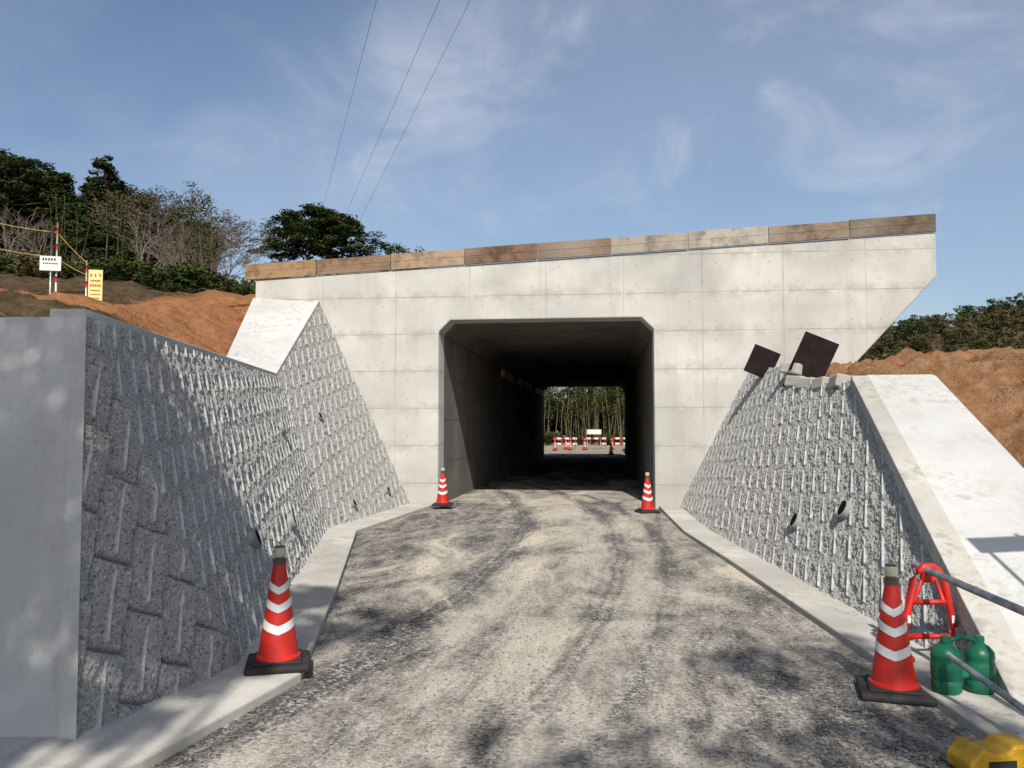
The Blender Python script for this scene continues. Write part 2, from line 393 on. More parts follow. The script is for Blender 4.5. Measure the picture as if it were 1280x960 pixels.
hexa('slope_slab',[(2.43,4.95,-.2),(3.45,4.95,-.2),(3.80,10.1,1.9),(3.03,10.1,1.9)],[(2.43,4.95,.06),(3.45,4.95,.08),(3.80,10.1,2.22),(3.03,10.1,2.22)],M['white'],wr,bevel=.015)
for i,(y,z) in enumerate([(10.6,2.14),(11.2,2.15),(11.75,2.18),(12.3,2.24),(12.55,2.45)]):
    box('head_block_%d'%i,(2.74+(12.7-y)*.08,y,z),(.28,.36,.16),M['curb'],wr,rot=(.06*i-.1,.2,.15*i),bevel=.02)
def weep(P,n,parent,i,R=.07):
    P=Vector(P); n=Vector(n); q=n.to_track_quat('Z','Y').to_euler()
    N=20; V=[]; F=[]
    for (r,z) in ((R+.012,-.1),(R+.012,.052),(R,.055),(R,-.1)):
        for k in range(N): V.append((r*math.cos(6.2832*k/N),r*math.sin(6.2832*k/N),z))
    for j in range(3):
        for k in range(N): l=(k+1)%N; F.append((j*N+k,j*N+l,(j+1)*N+l,(j+1)*N+k))
    o=mesh_obj('weep_pipe_%d'%i,V,F,M['pvc'],parent); o.location=P; o.rotation_euler=q
    lathe('weep_shade_%d'%i,[(R-.001,-.1),(R-.001,.046)],M['dark'],parent,20,P,rot=q)  # near-black plug: shade inside the pipe, put into the colour
def onp(A,B,C,Dd,u,v):
    A,B,C,Dd=[Vector(p) for p in (A,B,C,Dd)]
    return (1-u)*(1-v)*A+u*(1-v)*B+u*v*C+(1-u)*v*Dd
Lm=(LB,(-4.23,12.3,0),(-5.36,12.9,2.43),LT); Le=((-4.23,12.3,0),(-3.99,16.6,0),(-5.98,16.6,4.21),(-5.36,12.9,2.43))
Rm=(RA,RB,(2.591,12.7,2.2),(2.90,10.0,2.15))
for i,(u,v_) in enumerate([(.25,.27),(.55,.22),(.80,.66)]): weep(onp(*Lm,u,v_)+Vector(n2)*.015,n2,wl,i,.08)
for i,(u,v_) in enumerate([(.30,.10),(.75,.10),(.3,.60)]): weep(onp(*Le,u,v_),n3,wl,10+i,.06)
for i,(u,v_) in enumerate([(.27,.36),(.50,.25)]): weep(onp(*Rm,u,v_)+Vector(n4)*.01,n4,wr,20+i,.082)

# ------------------------------------------------------------------ portal + tunnel
pt=empty('concrete_underpass')
FY=16.6
outl=[(-7.40,-.3),(-3.44,-.3),(-3.44,3.56),(-3.20,3.80),(.69,3.80),(.93,3.56),(.93,-.3),(1.9,-.3),(4.56,2.59),(6.33,4.51),(6.33,5.37),(-7.40,4.72)]
prism('headwall',outl,'y',FY,FY+.6,M['portal'],pt,bevel=.025)
inn=[(-3.44,-.3),(-3.44,3.56),(-3.20,3.80),(.69,3.80),(.93,3.56),(.93,-.3)]
out=[(1.43,-.3),(1.43,4.4),(-3.94,4.4),(-3.94,-.3)]
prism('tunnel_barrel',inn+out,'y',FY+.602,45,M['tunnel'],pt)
M['pale']=plain('pale_strip',(.80,.72,.60),.7,var=.5)
for i in range(10):
    if i in (2,6): continue
    y=27.2+i*1.7
    box('pale_strip_%d'%i,(-3.37,y,3.36),(.12,1.35,.26),M['pale'],pt)  # row of pale strips high on the left tunnel wall
tm=empty('timber_formwork')
xs=[-7.62,-6.05,-4.45,-2.9,-1.4,.1,1.62,3.18,4.72,6.33]
cols=[((.27,.165,.085),(.38,.25,.135)),((.20,.125,.075),(.30,.20,.12)),((.33,.225,.145),(.43,.31,.205)),((.15,.09,.055),(.25,.16,.10)),((.18,.11,.08),(.29,.19,.13)),
      ((.30,.25,.19),(.40,.34,.27)),((.36,.32,.26),(.45,.40,.33)),((.20,.145,.10),(.31,.22,.155)),((.12,.085,.06),(.21,.155,.11))]
sl_=(5.37-4.72)/(6.33+7.40)
for i in range(9):
    a,b=xs[i]+.006,xs[i+1]-.006; za=4.725+sl_*(a+7.4); zb=4.725+sl_*(b+7.4)
    wm=wood('timber_%d'%i,*cols[i]); jit=random.uniform(-.012,.012); dz=random.uniform(-.015,.015)
    for k,(q0,q1) in enumerate([(0,.165),(.169,.335+dz)]):
        y0=FY-.045+jit+k*.004; y1=y0+.06
        hexa('board_%d_%d'%(i,k),[(a,y0,za+q0),(b,y0,zb+q0),(b,y1,zb+q0),(a,y1,za+q0)],[(a,y0,za+q1),(b,y0,zb+q1),(b,y1,zb+q1),(a,y1,za+q1)],wm,tm,bevel=.004)
    for xx in (a+.3,b-.3):
        zz=4.725+sl_*(xx+7.4)+.17
        box('batten_%d'%i,(xx,FY+.045,zz-.0),(.06,.05,.30),wm,tm)
def ply(cx,cy,cz,w,h,roll,name='plywood_sheet'):
    return box(name,(cx,cy,cz),(w,.018,h),M['ply'],None,rot=(.1,roll,-.1))
ply(2.98,12.35,2.62,.50,.60,math.radians(24))
ply(2.66,14.6,2.72,.46,.50,math.radians(24))

# ------------------------------------------------------------------ terrain banks
def lx0(y):
    return np.where(y<16.9,np.interp(y,[4.5,12.9,16.6,16.9],[-3.3,-5.45,-6.1,-6.1]),np.interp(y,[16.91,44,60,95],[-3.9,-3.9,-8,-9]))
def lh(x,y):
    d=np.maximum(lx0(y)-x,0)
    z0=np.interp(y,[4.5,12.9,16.6,17.3,44,46,50],[2.2,2.2,3.95,4.0,4.2,1.0,0.0])
    h=2.2+.10*d+.14*(y-5)
    h=np.minimum(h,z0+.5*d+np.where(y>44,d*.3,0))
    h=np.where((y>17)&(x>-8),np.minimum(h,4.5),h)
    h=h+(fbm(x*.5,y*.5,4,3)*.6+fbm(x*2.2,y*2.2,3,5)*.34+fbm(x*7,y*7,3,6)*.12)*np.clip(d/1.2,0,1)
    under=(y>12.6)&(y<16.9)
    sx=np.interp(y,[12.6,16.6,16.9],[-6.22,-7.38,-7.4]); sz=np.interp(y,[12.9,16.6,16.9],[2.42,4.1,4.1])
    cap=np.where(x>sx,sz-.28,sz+.06+.55*(sx-x)+fbm(x*3,y*3,3,9)*.25*np.clip((sx-x)/.5,0,1))
    h=np.where(under,np.minimum(h,cap),h)
    return h
def heightfield(name,x0f,hf,ys,sgn,mat,width=75,nu=190,orange=None):
    us=np.linspace(0,1,nu)**1.9*width
    Y,U=np.meshgrid(ys,us,indexing='ij'); X=x0f(Y)+sgn*U; Z=hf(X,Y)
    V=np.stack([X,Y,Z],-1).reshape(-1,3); ny=len(ys)
    idx=np.arange(ny*nu).reshape(ny,nu)
    F=np.stack([idx[:-1,:-1],idx[:-1,1:],idx[1:,1:],idx[1:,:-1]],-1).reshape(-1,4)
    if sgn<0: F=F[:,::-1]
    og=orange(X,Y) if orange else np.zeros_like(X)
    me=fast_mesh(name,V,F,[mat],smooth=True,attrs={'orange':og})
    return link(D.objects.new(name,me))
ysL=np.concatenate([np.linspace(4.6,20,200),np.linspace(20.5,95,90)])
heightfield('hillside',lx0,lh,ysL,-1,M['bank'],orange=lambda x,y:np.clip(1.3-np.abs(x+7.6)/3.2,0,1)*np.clip((y-9.5)/3,0,1))
def rx0(y): return np.where(y<16.9,np.interp(y,[4.9,10,10.3,16.6,16.9],[3.35,3.65,2.95,2.85,2.85]),1.43+0*y)
def rh(x,y):
    d=np.maximum(x-rx0(y),0)
    zs=np.interp(y,[4.9,10,12,20,30,60],[.02,2.12,2.25,2.75,2.9,2.3])
    h=zs+.05*np.clip(d,0,6)-np.clip(d-14,0,30)*.05
    h=h+(fbm(x*.55,y*.55,4,23)*.65+fbm(x*2.0,y*2.0,4,25)*.6+fbm(x*7.0,y*7.0,3,27)*.22)*np.clip(d/.8,0.0,1)+np.clip(d/.8,0,1)*.02
    h=np.where((y>17)&(d<3),np.minimum(h,2.6),h)
    return h
ysR=np.concatenate([np.linspace(4.9,22,250),np.linspace(22.5,60,50)])
heightfield('earth_bank',rx0,rh,ysR,1,M['earth'],width=50,nu=240)

# ------------------------------------------------------------------ trees
def rand_in_sphere(n):
    p=rng.normal(size=(n,3)); p/=np.linalg.norm(p,axis=1)[:,None]; return p*(rng.random(n)**.5)[:,None]
def leaves(centers,radii,per,size,flat=.6,aspect=.45,up=.3):
    Vs=[];T=[]
    for c,r in zip(centers,radii):
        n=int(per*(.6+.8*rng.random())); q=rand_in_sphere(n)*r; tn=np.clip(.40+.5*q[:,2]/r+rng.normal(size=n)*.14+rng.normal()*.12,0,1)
        q[:,2]*=flat; P=q+c
        d=rng.normal(size=(n,3)); d[:,2]*=.5; d/=np.linalg.norm(d,axis=1)[:,None]
        nn=rng.normal(size=(n,3)); nn[:,2]+=up*3; e=np.cross(d,nn); e/=np.linalg.norm(e,axis=1)[:,None]+1e-9
        L=(size*(.6+.8*rng.random(n)))[:,None]
        a=P-d*L*.5; b=P+e*L*aspect*.5; cc=P+d*L*.5; dd=P-e*L*aspect*.5
        Vs.append(np.stack([a,b,cc,dd],1).reshape(-1,3)); T.append(np.repeat(tn,4))
    return np.concatenate(Vs),np.concatenate(T)
def tree_mesh(name,branches,lv,mats,n=6):
    V=[];F=[]
    for pts,rd_ in branches:
        v_,f_=tube_geo(pts,rd_,n); o=len(V); V+=v_; F+=[tuple(i+o for i in q) for q in f_]
    V=np.array(V) if V else np.zeros((0,3)); F=np.array(F) if F else np.zeros((0,4),int); nb=len(F); t=np.zeros(len(V))
    if lv is not None:
        LV,LT_=lv; k=np.arange(len(LV)).reshape(-1,4)+len(V); V=np.concatenate([V,LV]); F=np.concatenate([F,k]); t=np.concatenate([t,LT_])
    mi=np.zeros(len(F),int); mi[nb:]=1
    return fast_mesh(name,V,F,mats,mi,attrs={'tint':t})
def bent(p0,p1,k=5,j=.1):
    p0=np.array(p0,float);p1=np.array(p1,float); L=np.linalg.norm(p1-p0); out=[]
    for i in range(k):
        t=i/(k-1); out.append(tuple(p0+(p1-p0)*t+(rng.normal(size=3)*j*L*.3 if 0<i<k-1 else 0)))
    return out
def pine(H=11,R=3.2,per=130,ncl=42,size=.26,low=.5,umbrella=True,leafmat='leaf_pine',name='pine'):
    br=[];cs=[];rs=[]
    tp=bent((0,0,0),(rng.normal()*.4,rng.normal()*.4,H*.93),7,.05); br.append((tp,[H*.018*(1-.8*i/6)+.02 for i in range(7)]))
    for i in range(ncl):
        t=low+(1-low)*((i+.5)/ncl); z=H*t; a=i*2.4+rng.normal()*.4
        prof=(math.sin(math.pi*min(1,(t-low)/(1-low)*.66+.28))) if umbrella else (1-(t-low)/(1-low))*1.0+.12
        rr=R*prof*(.5+.6*rng.random()); k=min(6,int(t*6.5)); base=np.array(tp[k]); base[2]=min(base[2],z)
        e=np.array([math.cos(a)*rr+base[0],math.sin(a)*rr+base[1],z+(.25 if umbrella else -.25)*rr*.5+rng.normal()*.15])
        if i%2==0: br.append((bent(base,e,4,.15),[.07,.05,.035,.015]))
        cs.append(e); rs.append(R*(.15+.14*rng.random()) if umbrella else R*(.2+.12*rng.random())*(.5+prof))
        if rng.random()<.6:
            cs.append(base*.4+e*.6+rng.normal(size=3)*.25); rs.append(R*(.13+.10*rng.random()))
    lv=leaves(cs,rs,per,size,flat=.5 if umbrella else .7)
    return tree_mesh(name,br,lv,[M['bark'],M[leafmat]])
def broad(H=9,R=3,per=110,ncl=45,size=.24,leafmat='leaf_broad',low=.35,name='broadleaf',flat=.7):
    br=[];cs=[];rs=[]
    tp=bent((0,0,0),(rng.normal()*.5,rng.normal()*.5,H*.75),6,.08); br.append((tp,[H*.017*(1-.7*i/5)+.02 for i in range(6)]))
    for i in range(ncl):
        q=rand_in_sphere(1)[0]; e=np.array([q[0]*R,q[1]*R,H*(low+1)/2+q[2]*H*(1-low)/2])
        b=np.array(tp[min(5,2+int(3*rng.random()))])
        if i%2==0: br.append((bent(b,e,4,.2),[.08,.055,.03,.012]))
        cs.append(e); rs.append(R*(.17+.17*rng.random()))
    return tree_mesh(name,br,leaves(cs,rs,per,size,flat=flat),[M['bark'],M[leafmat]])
def bare(H=9,leafy=0,spread=.5,name='bare',lvls=5,mat='bark_pale',lmat='leaf_olive',lsize=.14,per=12):
    br=[];ends=[]
    def rec(p,d,L,r,l):
        q=p+d*L; mid=(p+q)/2+rng.normal(size=3)*L*.06; br.append(([tuple(p),tuple(mid),tuple(q)],[r,r*.85,r*.65]))
        if l==0: ends.append(q); return
        for i in range(3):
            nd=d+rng.normal(size=3)*spread; nd[2]+=.2; nd/=np.linalg.norm(nd); rec(q if i<2 else mid,nd,L*(.62+.2*rng.random()),max(r*.6,.012),l-1)
    rec(np.zeros(3),np.array([rng.normal()*.05,rng.normal()*.05,1.0]),H*.3,H*.015,lvls)
    lv=leaves(ends,[.35]*len(ends),per,lsize) if leafy else None
    return tree_mesh(name,br,lv,[M[mat],M[lmat]],n=3)
def bamboo(H=9,name='bamboo'):
    br=[];cs=[];rs=[]
    for i in range(8):
        x,y=rng.normal(size=2)*.9; q=(x+rng.normal()*.7,y+rng.normal()*.5,H*(.8+.3*rng.random())); b=bent((x,y,0),q,4,.03); br.append((b,[.05,.045,.03,.015]))
        for k in range(6):
            t=.35+.65*rng.random(); cs.append(np.array([x,y,0])*(1-t)+np.array(q)*t+rng.normal(size=3)*.4); rs.append(.6)
    return tree_mesh(name,br,leaves(cs,rs,28,.25,flat=.8),[M['bamboo'],M['leaf_broad']],n=4)
def shrub(name='shrub',lm='leaf_broad',R=1.0,per=80):
    cs=[rand_in_sphere(1)[0]*np.array([R,R,R*.5])+np.array([0,0,R*.5]) for _ in range(12)]
    br=[(bent((0,0,0),c,3,.1),[.03,.02,.01]) for c in cs[:6]]
    return tree_mesh(name,br,leaves(cs,[R*.4]*12,per,.16,flat=.8),[M['bark'],M[lm]],n=4)

PINE=[pine(11,3.1,name='pine_a'),pine(10.5,3.6,ncl=54,low=.52,per=150,name='pine_b')]
CED=[pine(12,2.5,umbrella=False,ncl=62,low=.18,per=80,name='cedar_a'),pine(10.5,2.3,umbrella=False,ncl=54,low=.16,per=80,name='cedar_b')]
BRO=[broad(leafmat='leaf_pine',name='broad_a'),broad(8,2.7,name='broad_b'),broad(8.5,2.8,leafmat='leaf_pine',name='broad_c')]
BARE=[bare(9.5,leafy=1,name='bare_a'),bare(8.5,name='bare_b')]
BAM=[bamboo(name='bamboo_a'),bamboo(8,name='bamboo_b')]
SHR=[shrub(),shrub('shrub_b','leaf_olive'),shrub('shrub_c','leaf_pine')]
FAR=[broad(8,3,per=26,ncl=24,size=.6,leafmat='leaf_pine',low=.15,name='far_a'),broad(7,3,per=26,ncl=24,size=.6,low=.15,name='far_b'),broad(6,2.6,per=22,ncl=22,size=.55,leafmat='leaf_olive',low=.15,name='far_c')]
def mesh_top(me):
    a=np.empty(len(me.vertices)*3,np.float32); me.vertices.foreach_get('co',a); return float(np.percentile(a[2::3],99.8))
HT={m_.name:mesh_top(m_) for m_ in PINE+CED+BRO+BARE+BAM}
def place(name,me,x,y,z,s=1.0,parent=None,sz=None):
    o=D.objects.new(name,me); o.location=(x,y,z); o.rotation_euler=(0,0,random.uniform(0,6.28)); o.scale=(s,s,(sz or s)); return link(o,parent)
def gl(x,y): return float(lh(np.array([float(x)]),np.array([float(y)]))[0])
random.seed(5)
def grow(name,me,x,y,top,s,parent=None,sink=0):
    base=gl(x,y)-.3-sink; h=HT[me.name]; sz=(top-base)/h
    if sz<.32: return None
    s=min(s,sz*1.45); return place(name,me,x,y,base,s,parent,sz=sz)
grow('pine_tree',PINE[1],-17.6,46,14.6,1.15)
grow('pine_tree',PINE[1],-15.8,46.6,14.2,.95)
grow('pine_tree',PINE[0],-19.4,47,14.2,1.0)
grow('pine_tree',PINE[0],-16.7,47.5,14.6,1.0)
grow('cedar_tree',CED[0],-27.3,42,16.5,.9)
grow('cedar_tree',CED[1],-28.9,43,15.2,1.0)
for (x,y,t) in [(-24.6,42,14.8),(-22.9,41,14.2),(-21.6,41,13.8),(-24.0,40.5,14.2),(-20.6,41,12.6)]:
    grow('bare_tree',random.choice(BARE),x,y,t,1.0)
fo=empty('forest')
prof_r=[-1.0,-.90,-.80,-.74,-.68,-.64,-.60,-.54,-.48,-.43,-.39,-.35]
prof_e=[.395,.385,.362,.345,.325,.325,.295,.270,.240,.225,.215,.19]
for i in range(170):
    y=random.uniform(34,52); ratio=-1.04+random.random()*.70; x=ratio*y
    if -.59<ratio<-.49 and random.random()<.65: me=random.choice(BARE)
    elif ratio>-.45: me=random.choice(BRO+[CED[1]])
    else: me=random.choice(PINE+CED+CED+[BRO[0],BRO[2]])
    top=1.6+y*np.interp(ratio,prof_r,prof_e)*random.choice([1.0,.93,.86,.78])
    grow('tree_%d'%i,me,x,y,top,random.uniform(.8,1.1),fo)
for i in range(100):
    y=random.uniform(20,36); ratio=random.uniform(-1.0,-.44); x=ratio*y
    if y<26 and random.random()<.5: continue
    place('undergrowth_%d'%i,random.choice([SHR[0],SHR[1],SHR[2],SHR[2]]),x,y,gl(x,y)-.2,random.uniform(.5,1.1),fo)
for i in range(12):
    y=random.uniform(28,34); ratio=random.uniform(-.80,-.48); x=ratio*y
    place('thin_tree_%d'%i,random.choice([BAM[0],BARE[1],BARE[0],BARE[1]]),x,y,gl(x,y)-.6,random.uniform(.34,.5),fo)
grow('broadleaf_tree',BRO[2],-14.9,58,14.9,.8)
f2=empty('bamboo_grove')
for i in range(40):
    x=random.uniform(-13,8); y=random.uniform(74,90)
    place('culms_%d'%i,random.choice(BAM),x,y,-.1,random.uniform(.8,1.0),f2)
for i in range(44):
    x=-15+(i%22)*1.1; place('back_%d'%i,random.choice([FAR[0],FAR[1]]),x,random.uniform(86,97),-1.4,random.uniform(.8,1.1),f2)
for i in range(30):
    x=random.uniform(-12,8); place('low_%d'%i,random.choice([SHR[0],SHR[2]]),x,random.uniform(72,88),-.1,random.uniform(.8,1.4),f2)

def hillh(x,y):
    return 22.5*np.exp(-((x-92)/54)**2-((y-175)/55)**2)+10*np.exp(-((x-42)/42)**2-((y-205)/40)**2)+8*np.exp(-((x-150)/50)**2-((y-170)/60)**2)+fbm(x*.05,y*.05,4,31)*4-.6
X,Y=np.meshgrid(np.linspace(5,260,120),np.linspace(90,330,110),indexing='ij'); Z=hillh(X,Y)*np.clip((Y-92)/25,0,1)*np.clip((X-6)/20,0,1)-.1
idx=np.arange(X.size).reshape(X.shape); F=np.stack([idx[:-1,:-1],idx[1:,:-1],idx[1:,1:],idx[:-1,1:]],-1).reshape(-1,4)
link(D.objects.new('hill',fast_mesh('hill',np.stack([X,Y,Z],-1).reshape(-1,3),F,[M['bank']],smooth=True,attrs={'orange':np.zeros(X.size)})))
f3=empty('distant_forest')
for i in range(560):
    y=random.uniform(105,185); x=y*random.uniform(.27,.62)
    z=float(hillh(np.array([x]),np.array([y]))[0])*min(1,max(0,(y-92)/25))
    place('far_tree_%d'%i,random.choice(FAR+[FAR[2],FAR[2]]),x,y,z-.6,random.uniform(.4,.75),f3)

# trees behind the photographer that throw the dappled shade
SHA=broad(11,1.9,per=230,ncl=34,size=.20,low=.68,name='shade_dense')
SHB=broad(11.5,2.5,per=80,ncl=30,size=.20,low=.66,name='shade_sparse')
SHC=broad(11.5,2.5,per=75,ncl=26,size=.20,low=.66,name='shade_thin')
SHD=broad(11.3,1.5,per=95,ncl=22,size=.20,low=.68,name='shade_small')
place('broadleaf_tree',SHA,-2.75,-5.2,.0,1.0)
place('broadleaf_tree',SHC,-5.0,-7.3,.6,1.0)
place('broadleaf_tree',SHD,-1.55,-5.75,.0,1.0)
place('broadleaf_tree',SHB,3.2,-7.1,.0,.92)

# ------------------------------------------------------------------ overhead wires
pw=empty('overhead_power_lines')
def fw(f,r,z): return (.9934*r-.115*f,.115*r+.9934*f,z)
for i,(fa,ra,za,fb,rb,zb) in enumerate([(150,-34.7,42.6,77,-13,42.5),(150,-30.2,41.8,75.6,-6.8,41.8),(150,-27.3,41,74,-3.8,41)]):
    pts=[]
    for k in range(25):
        f_=-60+k*15; t=(f_-fa)/(fb-fa); pts.append(fw(f_,ra+(rb-ra)*t,za+(zb-za)*t))
    tube('wire_%d'%i,pts,.022,M['wire'],pw,n=5)

# ------------------------------------------------------------------ traffic cones
def cone(loc,rz=0,s=1.0,lamp=True,name='traffic_cone'):
    e=empty(name,loc,rz); e.scale=(s,s,s)
    box('base',(0,0,.022),(.40,.40,.044),M['rubber'],e,bevel=.016)
    box('base_rim',(0,0,.052),(.30,.30,.02),M['rubber'],e,bevel=.009)
    prof=[(.145,.05),(.142,.075),(.127,.085),(.105,.22),(.08,.40),(.055,.56),(.038,.66),(.036,.675),(.028,.68)]
    lathe('body',prof,M['red'],e)
    def R(z): return np.interp(z,[.085,.22,.40,.56,.66],[.127,.105,.08,.055,.038])+.0025
    for i,(z0,z1) in enumerate([(.235,.29),(.37,.42),(.485,.53)]):
        n=32;V=[];Fc=[]
        for k in range(n):
            a=2*math.pi*k/n; dz=.05*abs(((a/math.pi*2)%2)-1)
            for z in (z0,(z0+z1)/2,z1):
                zz=z+dz-.015; r=float(R(zz)); V.append((r*math.cos(a),r*math.sin(a),zz))
        for k in range(n):
            j=(k+1)%n
            for q in (0,1): Fc.append((k*3+q,j*3+q,j*3+q+1,k*3+q+1))
        mesh_obj('stripe_%d'%i,V,Fc,M['reflw'],e,smooth=True)
    if lamp:
        lathe('lamp_collar',[(.043,.655),(.045,.69),(.030,.695)],M['lampcap'],e,20)
        lathe('lamp_lens',[(.028,.695),(.038,.705),(.040,.75),(.032,.762)],M['lampclear'],e,20)
        lathe('lamp_top',[(.034,.762),(.033,.772),(.01,.776)],M['lampcap'],e,20)
    return e
cone((-2.13,5.22,.055),.35)
cone((1.70,5.27,0),-.2)
cone((-3.24,16.1,.055),.1,.98)
cone((.74,15.8,0),.3,.98)
for x,y in [(-2.6,58),(-1.6,59),(.3,60.5),(1.4,61),(2.2,59),(-3.6,57),(.2,48.5),(-3.0,60)]: cone((x,y,0),0,1.0)

def aframe(loc,rz,mat,name='plastic_barrier_stand',h=.62,w0=.42,w1=.17):
    e=empty(name,loc,rz)
    pts=[(-w0/2,0,.03),(-w0/2+.03,0,.10),(-w1/2-.02,0,h-.09),(-w1/2+.02,0,h-.025),(-.03,0,h),(.03,0,h),(w1/2-.02,0,h-.025),(w1/2+.02,0,h-.09),(w0/2-.03,0,.10),(w0/2,0,.03)]
    tube('frame',pts,.024,mat,e,n=12)
    for i,z in enumerate((.13,.36)):
        t=(h-z)/h; hw=w1/2+(w0-w1)/2*t-.015
        tube('crossbar_%d'%i,[(-hw,0,z),(hw,0,z)],.019,mat,e)
    tube('web',[(-.10,0,.36),(-.05,0,.5),(.05,0,.5),(.10,0,.36)],.014,mat,e)
    for q in range(4): box('reflector_%d'%q,((-1)**q*(.172-.024*(q//2)),-.026,.17+.08*(q//2)),(.02,.004,.05),M['reflw'],e)
    box('collar',(0,0,h-.06),(.10,.07,.09),mat,e,bevel=.02)
    for sx in (-1,1): box('foot_%d'%sx,(sx*w0/2,0,.02),(.07,.34,.04),mat,e,bevel=.015)
    return e
af=aframe((2.16,5.95,.055),.1,M['red'],h=.60)
bp=empty('barrier_pipe')
tube('pipe',[(2.13,6.12,.64),(2.24,4.9,.60),(2.33,3.9,.57)],.024,M['steel'],bp,14)
tube('lower_pipe',[(1.93,5.0,.30),(2.02,4.45,.22),(2.08,4.0,.17)],.018,M['steel'],bp,14)
ww=empty('water_weight',(2.06,5.18,.055),.15)
for i,x in enumerate((-.10,.10)):
    lathe('bottle_%d'%i,[(.07,.0),(.082,.015),(.084,.06),(.078,.075),(.084,.09),(.084,.17),(.078,.185),(.083,.20),(.080,.235),(.055,.265),(.026,.28),(.026,.30)],M['green'],ww,24,(x,0,0))
    lathe('cap_%d'%i,[(.03,.292),(.03,.318),(.022,.322)],M['green'],ww,18,(x,0,0))
tube('handle',[(-.10,0,.25),(-.07,0,.30),(0,0,.315),(.07,0,.30),(.10,0,.25)],.016,M['green'],ww)
box('strap',(0,0,.12),(.10,.05,.08),M['green'],ww,bevel=.015)
yb=empty('yellow_barrier_base',(1.81,4.20,.0),.25)
prism('body',[(-.20,0),(.20,0),(.20,.06),(.14,.13),(.02,.13),(-.0,.10),(-.08,.10),(-.13,.13),(-.20,.06)],'y',-.09,.09,M['yellow'],yb,bevel=.014)
box('recess_shade',(-.04,-.0905,.05),(.14,.006,.035),M['rubber'],yb)  # dark plate on the face, painted shade of a hole
wp=empty('white_barrier_post',(2.05,4.30,.055))
lathe('post',[(.09,0),(.09,.05),(.05,.07),(.045,.22),(.03,.24)],M['signw'],wp,20)
# works sign beside the road (throws the small shadow on the white slab)
ws=empty('roadworks_sign',(3.24,4.13,-.03),.15)
tube('leg_l',[(-.16,0,0),(-.16,0,2.75)],.018,M['steel'],ws); tube('leg_r',[(.16,0,0),(.16,0,2.95)],.018,M['steel'],ws)
box('panel',(0,-.025,2.82),(.46,.015,.24),M['signy'],ws,bevel=.004)
for k in range(4): box('lettering_%d'%k,(-.15+k*.1,-.035,2.82),(.06,.004,.12),M['signk'],ws)
for k,(x,y) in enumerate([(-1.0,63),(1.2,63.5),(-3.2,62.5),(3.2,63)]):
    e=empty('road_barricade',(x,y,0),0)
    for z in (.35,.75):
        for j in range(6): box('rail_%d'%j,(-.75+j*.3,0,z),(.298,.03,.14),M['red'] if j%2==0 else M['signw'],e)
    for sx in (-.8,.8):
        tube('leg',[(sx,-.3,0),(sx,0,.95)],.02,M['red'],e); tube('leg_b',[(sx,.3,0),(sx,.03,.95)],.02,M['red'],e)
e=empty('site_notice_board',(-1.0,62,0)); box('panel',(0,0,1.25),(1.1,.03,.35),M['signw'],e); tube('post_l',[(-.5,0,0),(-.5,0,1.4)],.02,M['steel'],e); tube('post_r',[(.5,0,0),(.5,0,1.4)],.02,M['steel'],e)

# ------------------------------------------------------------------ signs and rope fence on left bank
def sign(name,x,y,z,w,h,mat,lines,pole_top,ink):
    gz=gl(x,y); e=empty(name,(x,y,0),.35)
    tube('pole',[(0,.03,gz-.2),(0,.03,pole_top)],.018,M['steel'],e)
    box('panel',(0,0,z),(w,.012,h),mat,e,bevel=.003)
    for i,(zc,hh,ww_,dense) in enumerate(lines):
        n=dense; x0=-w*ww_/2
        for j in range(n):
            cw=w*ww_/n; xc=x0+cw*(j+.5)
            if random.random()<.93: box('text_%d_%d'%(i,j),(xc,-.009,z+h*zc),(cw*.62,.004,h*hh),ink if i%2==0 else M['signk'],e)
sign('warning_sign',-10.2,14,4.62,.36,.27,M['signw'],[(.28,.16,.8,6),(0,.10,.7,8),(-.27,.22,.25,1)],5.35,M['signk'])
sign('notice_sign',-9.3,14,4.12,.24,.72,M['signy'],[(.36,.07,.8,5),(.22,.04,.7,7),(.10,.06,.8,5),(-.03,.03,.7,8),(-.13,.03,.7,8),(-.23,.03,.6,7),(-.36,.07,.8,4)],4.5,M['signr'])
rf=empty('rope_fence')
posts=[(-12.6,13.2,5.6),(-10.15,14.1,5.4),(-9.75,14.4,4.75)]
for i,(x,y,zt) in enumerate(posts):
    gz=gl(x,y); tube('post_%d'%i,[(x,y,gz-.2),(x,y,zt)],.016,M['signw'],rf)
    for k in range(4): tube('band_%d_%d'%(i,k),[(x,y,zt-.1-k*.3),(x,y,zt-.22-k*.3)],.0175,M['red'],rf)
def ropeline(a,b,sag=.12,nm='rope'):
    a=Vector(a);b=Vector(b); pts=[]
    for k in range(9):
        t=k/8; p=a.lerp(b,t); p.z-=sag*4*t*(1-t); pts.append(p)
    tube(nm,pts,.007,M['rope'],rf,6)
for dz in (.08,.55):
    ropeline((-12.6,13.2,5.9-dz),(-10.15,14.1,5.3-dz)); ropeline((-10.15,14.1,5.3-dz),(-9.75,14.4,4.75-dz*.5),.03); ropeline((-15.5,12,6.6-dz),(-12.6,13.2,5.9-dz))

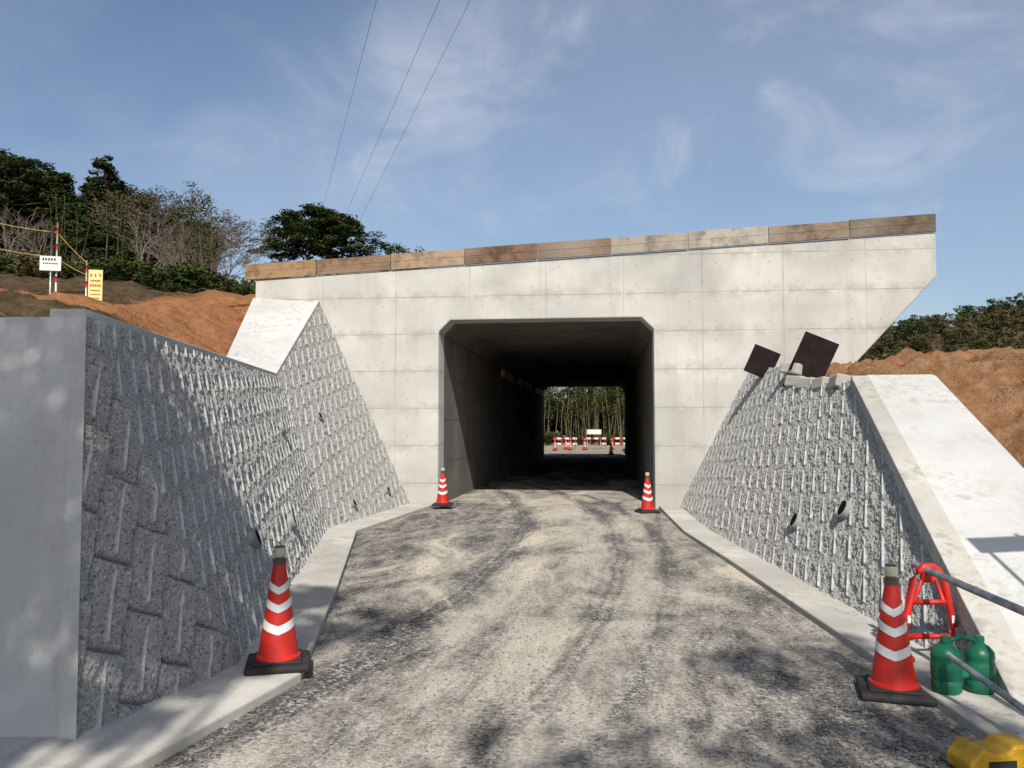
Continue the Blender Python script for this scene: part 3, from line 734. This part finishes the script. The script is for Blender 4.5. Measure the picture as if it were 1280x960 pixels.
# ------------------------------------------------------------------ loose stones
N=16000
yy=3.4+rng.random(N)**1.6*11; tt=rng.random(N)
xl=np.interp(yy,[3.4,5.1,7.85,12.15,16],[-2.1,-1.9,-2.55,-3.7,-3.4]); xr=np.interp(yy,[3.4,5.1,9.9,16],[1.9,1.8,1.36,1.0])
xx=xl+(xr-xl)*tt
keep=vnoise(xx*1.7,yy*1.0,77)+rng.random(N)*.5>.60; xx=xx[keep];yy=yy[keep];n=len(xx)
sz=(.003+.008*rng.random(n)**2.5)
octa=np.array([(1,0,0),(0,1,0),(-1,0,0),(0,-1,0),(0,0,.8),(0,0,-.6)]); of=np.array([(0,1,4),(1,2,4),(2,3,4),(3,0,4),(1,0,5),(2,1,5),(3,2,5),(0,3,5)])
ang=rng.random(n)*6.28; V=octa[None]*(sz[:,None,None])*(.7+.6*rng.random((n,6,1)))
c,s=np.cos(ang)[:,None],np.sin(ang)[:,None]; V=np.stack([V[...,0]*c-V[...,1]*s,V[...,0]*s+V[...,1]*c,V[...,2]],-1)
V+=np.stack([xx,yy,sz*.3],-1)[:,None,:]
F=(of[None]+(np.arange(n)*6)[:,None,None]).reshape(-1,3)
M['stone']=plain('crushed_stone',(.36,.345,.31),.9,var=.5,scale=30)
link(D.objects.new('loose_gravel',fast_mesh('loose_gravel',V.reshape(-1,3),F,[M['stone']])))

# ------------------------------------------------------------------ light and sky
sd=Vector((.10,-.76,.64)).normalized()
el=math.asin(sd.z); az=math.atan2(sd.x,sd.y)
L=D.lights.new('sun','SUN'); L.energy=4.5; L.angle=math.radians(.5); L.color=(1,.96,.895)
lo=D.objects.new('sun',L); lo.rotation_euler=(-sd).to_track_quat('-Z','Y').to_euler(); link(lo)
W=D.worlds.new('World'); SC.world=W; W.use_nodes=True; nt=W.node_tree; N_=nt.nodes; K=nt.links
bg=N_['Background']; sky=N_.new('ShaderNodeTexSky'); sky.sky_type='NISHITA'; sky.sun_disc=False
sky.sun_elevation=el; sky.sun_rotation=az; sky.air_density=1.0; sky.dust_density=1.5; sky.ozone_density=2.4
tc=N_.new('ShaderNodeTexCoord')
def nz(scale,rot,sc,detail,dist):
    mp=N_.new('ShaderNodeMapping'); K.new(tc.outputs['Generated'],mp.inputs[0]); mp.inputs['Scale'].default_value=sc; mp.inputs['Rotation'].default_value=rot
    n=N_.new('ShaderNodeTexNoise'); K.new(mp.outputs[0],n.inputs['Vector']); n.inputs['Scale'].default_value=scale; n.inputs['Detail'].default_value=detail; n.inputs['Roughness'].default_value=.6; n.inputs['Distortion'].default_value=dist
    return n.outputs['Fac']
def rmp(f,a,b):
    r=N_.new('ShaderNodeMapRange'); K.new(f,r.inputs[0]); r.inputs[1].default_value=a; r.inputs[2].default_value=b; r.interpolation_type='SMOOTHSTEP'; return r.outputs[0]
def mul(a,b,op='MULTIPLY'):
    m_=N_.new('ShaderNodeMath'); m_.operation=op
    for i,q in enumerate((a,b)):
        if isinstance(q,(int,float)): m_.inputs[i].default_value=q
        else: K.new(q,m_.inputs[i])
    return m_.outputs[0]
wisps=rmp(nz(3.0,(.3,.9,.4),(1.8,1.0,2.8),5,.45),.46,.82)
veil=rmp(nz(1.1,(0,.3,.2),(1,1,1.6),3,.4),.32,.72)
cl=mul(mul(mul(wisps,veil),.48),mul(veil,.20),'ADD')
mx=N_.new('ShaderNodeMix'); mx.data_type='RGBA'; K.new(cl,mx.inputs[0]); K.new(sky.outputs[0],mx.inputs[6]); mx.inputs[7].default_value=(6.2,6.5,7.3,1)
K.new(mx.outputs[2],bg.inputs[0]); bg.inputs[1].default_value=.115

cam=D.cameras.new('camera'); cam.sensor_width=36; cam.lens=28.97; cam.clip_end=4000; cam.clip_start=.05
co=D.objects.new('camera',cam); co.location=(0,0,1.6); co.rotation_euler=(math.radians(93.0),0,math.radians(6.6)); link(co)
SC.camera=co
SC.view_settings.view_transform='Standard'; SC.view_settings.look='None'; SC.view_settings.exposure=0
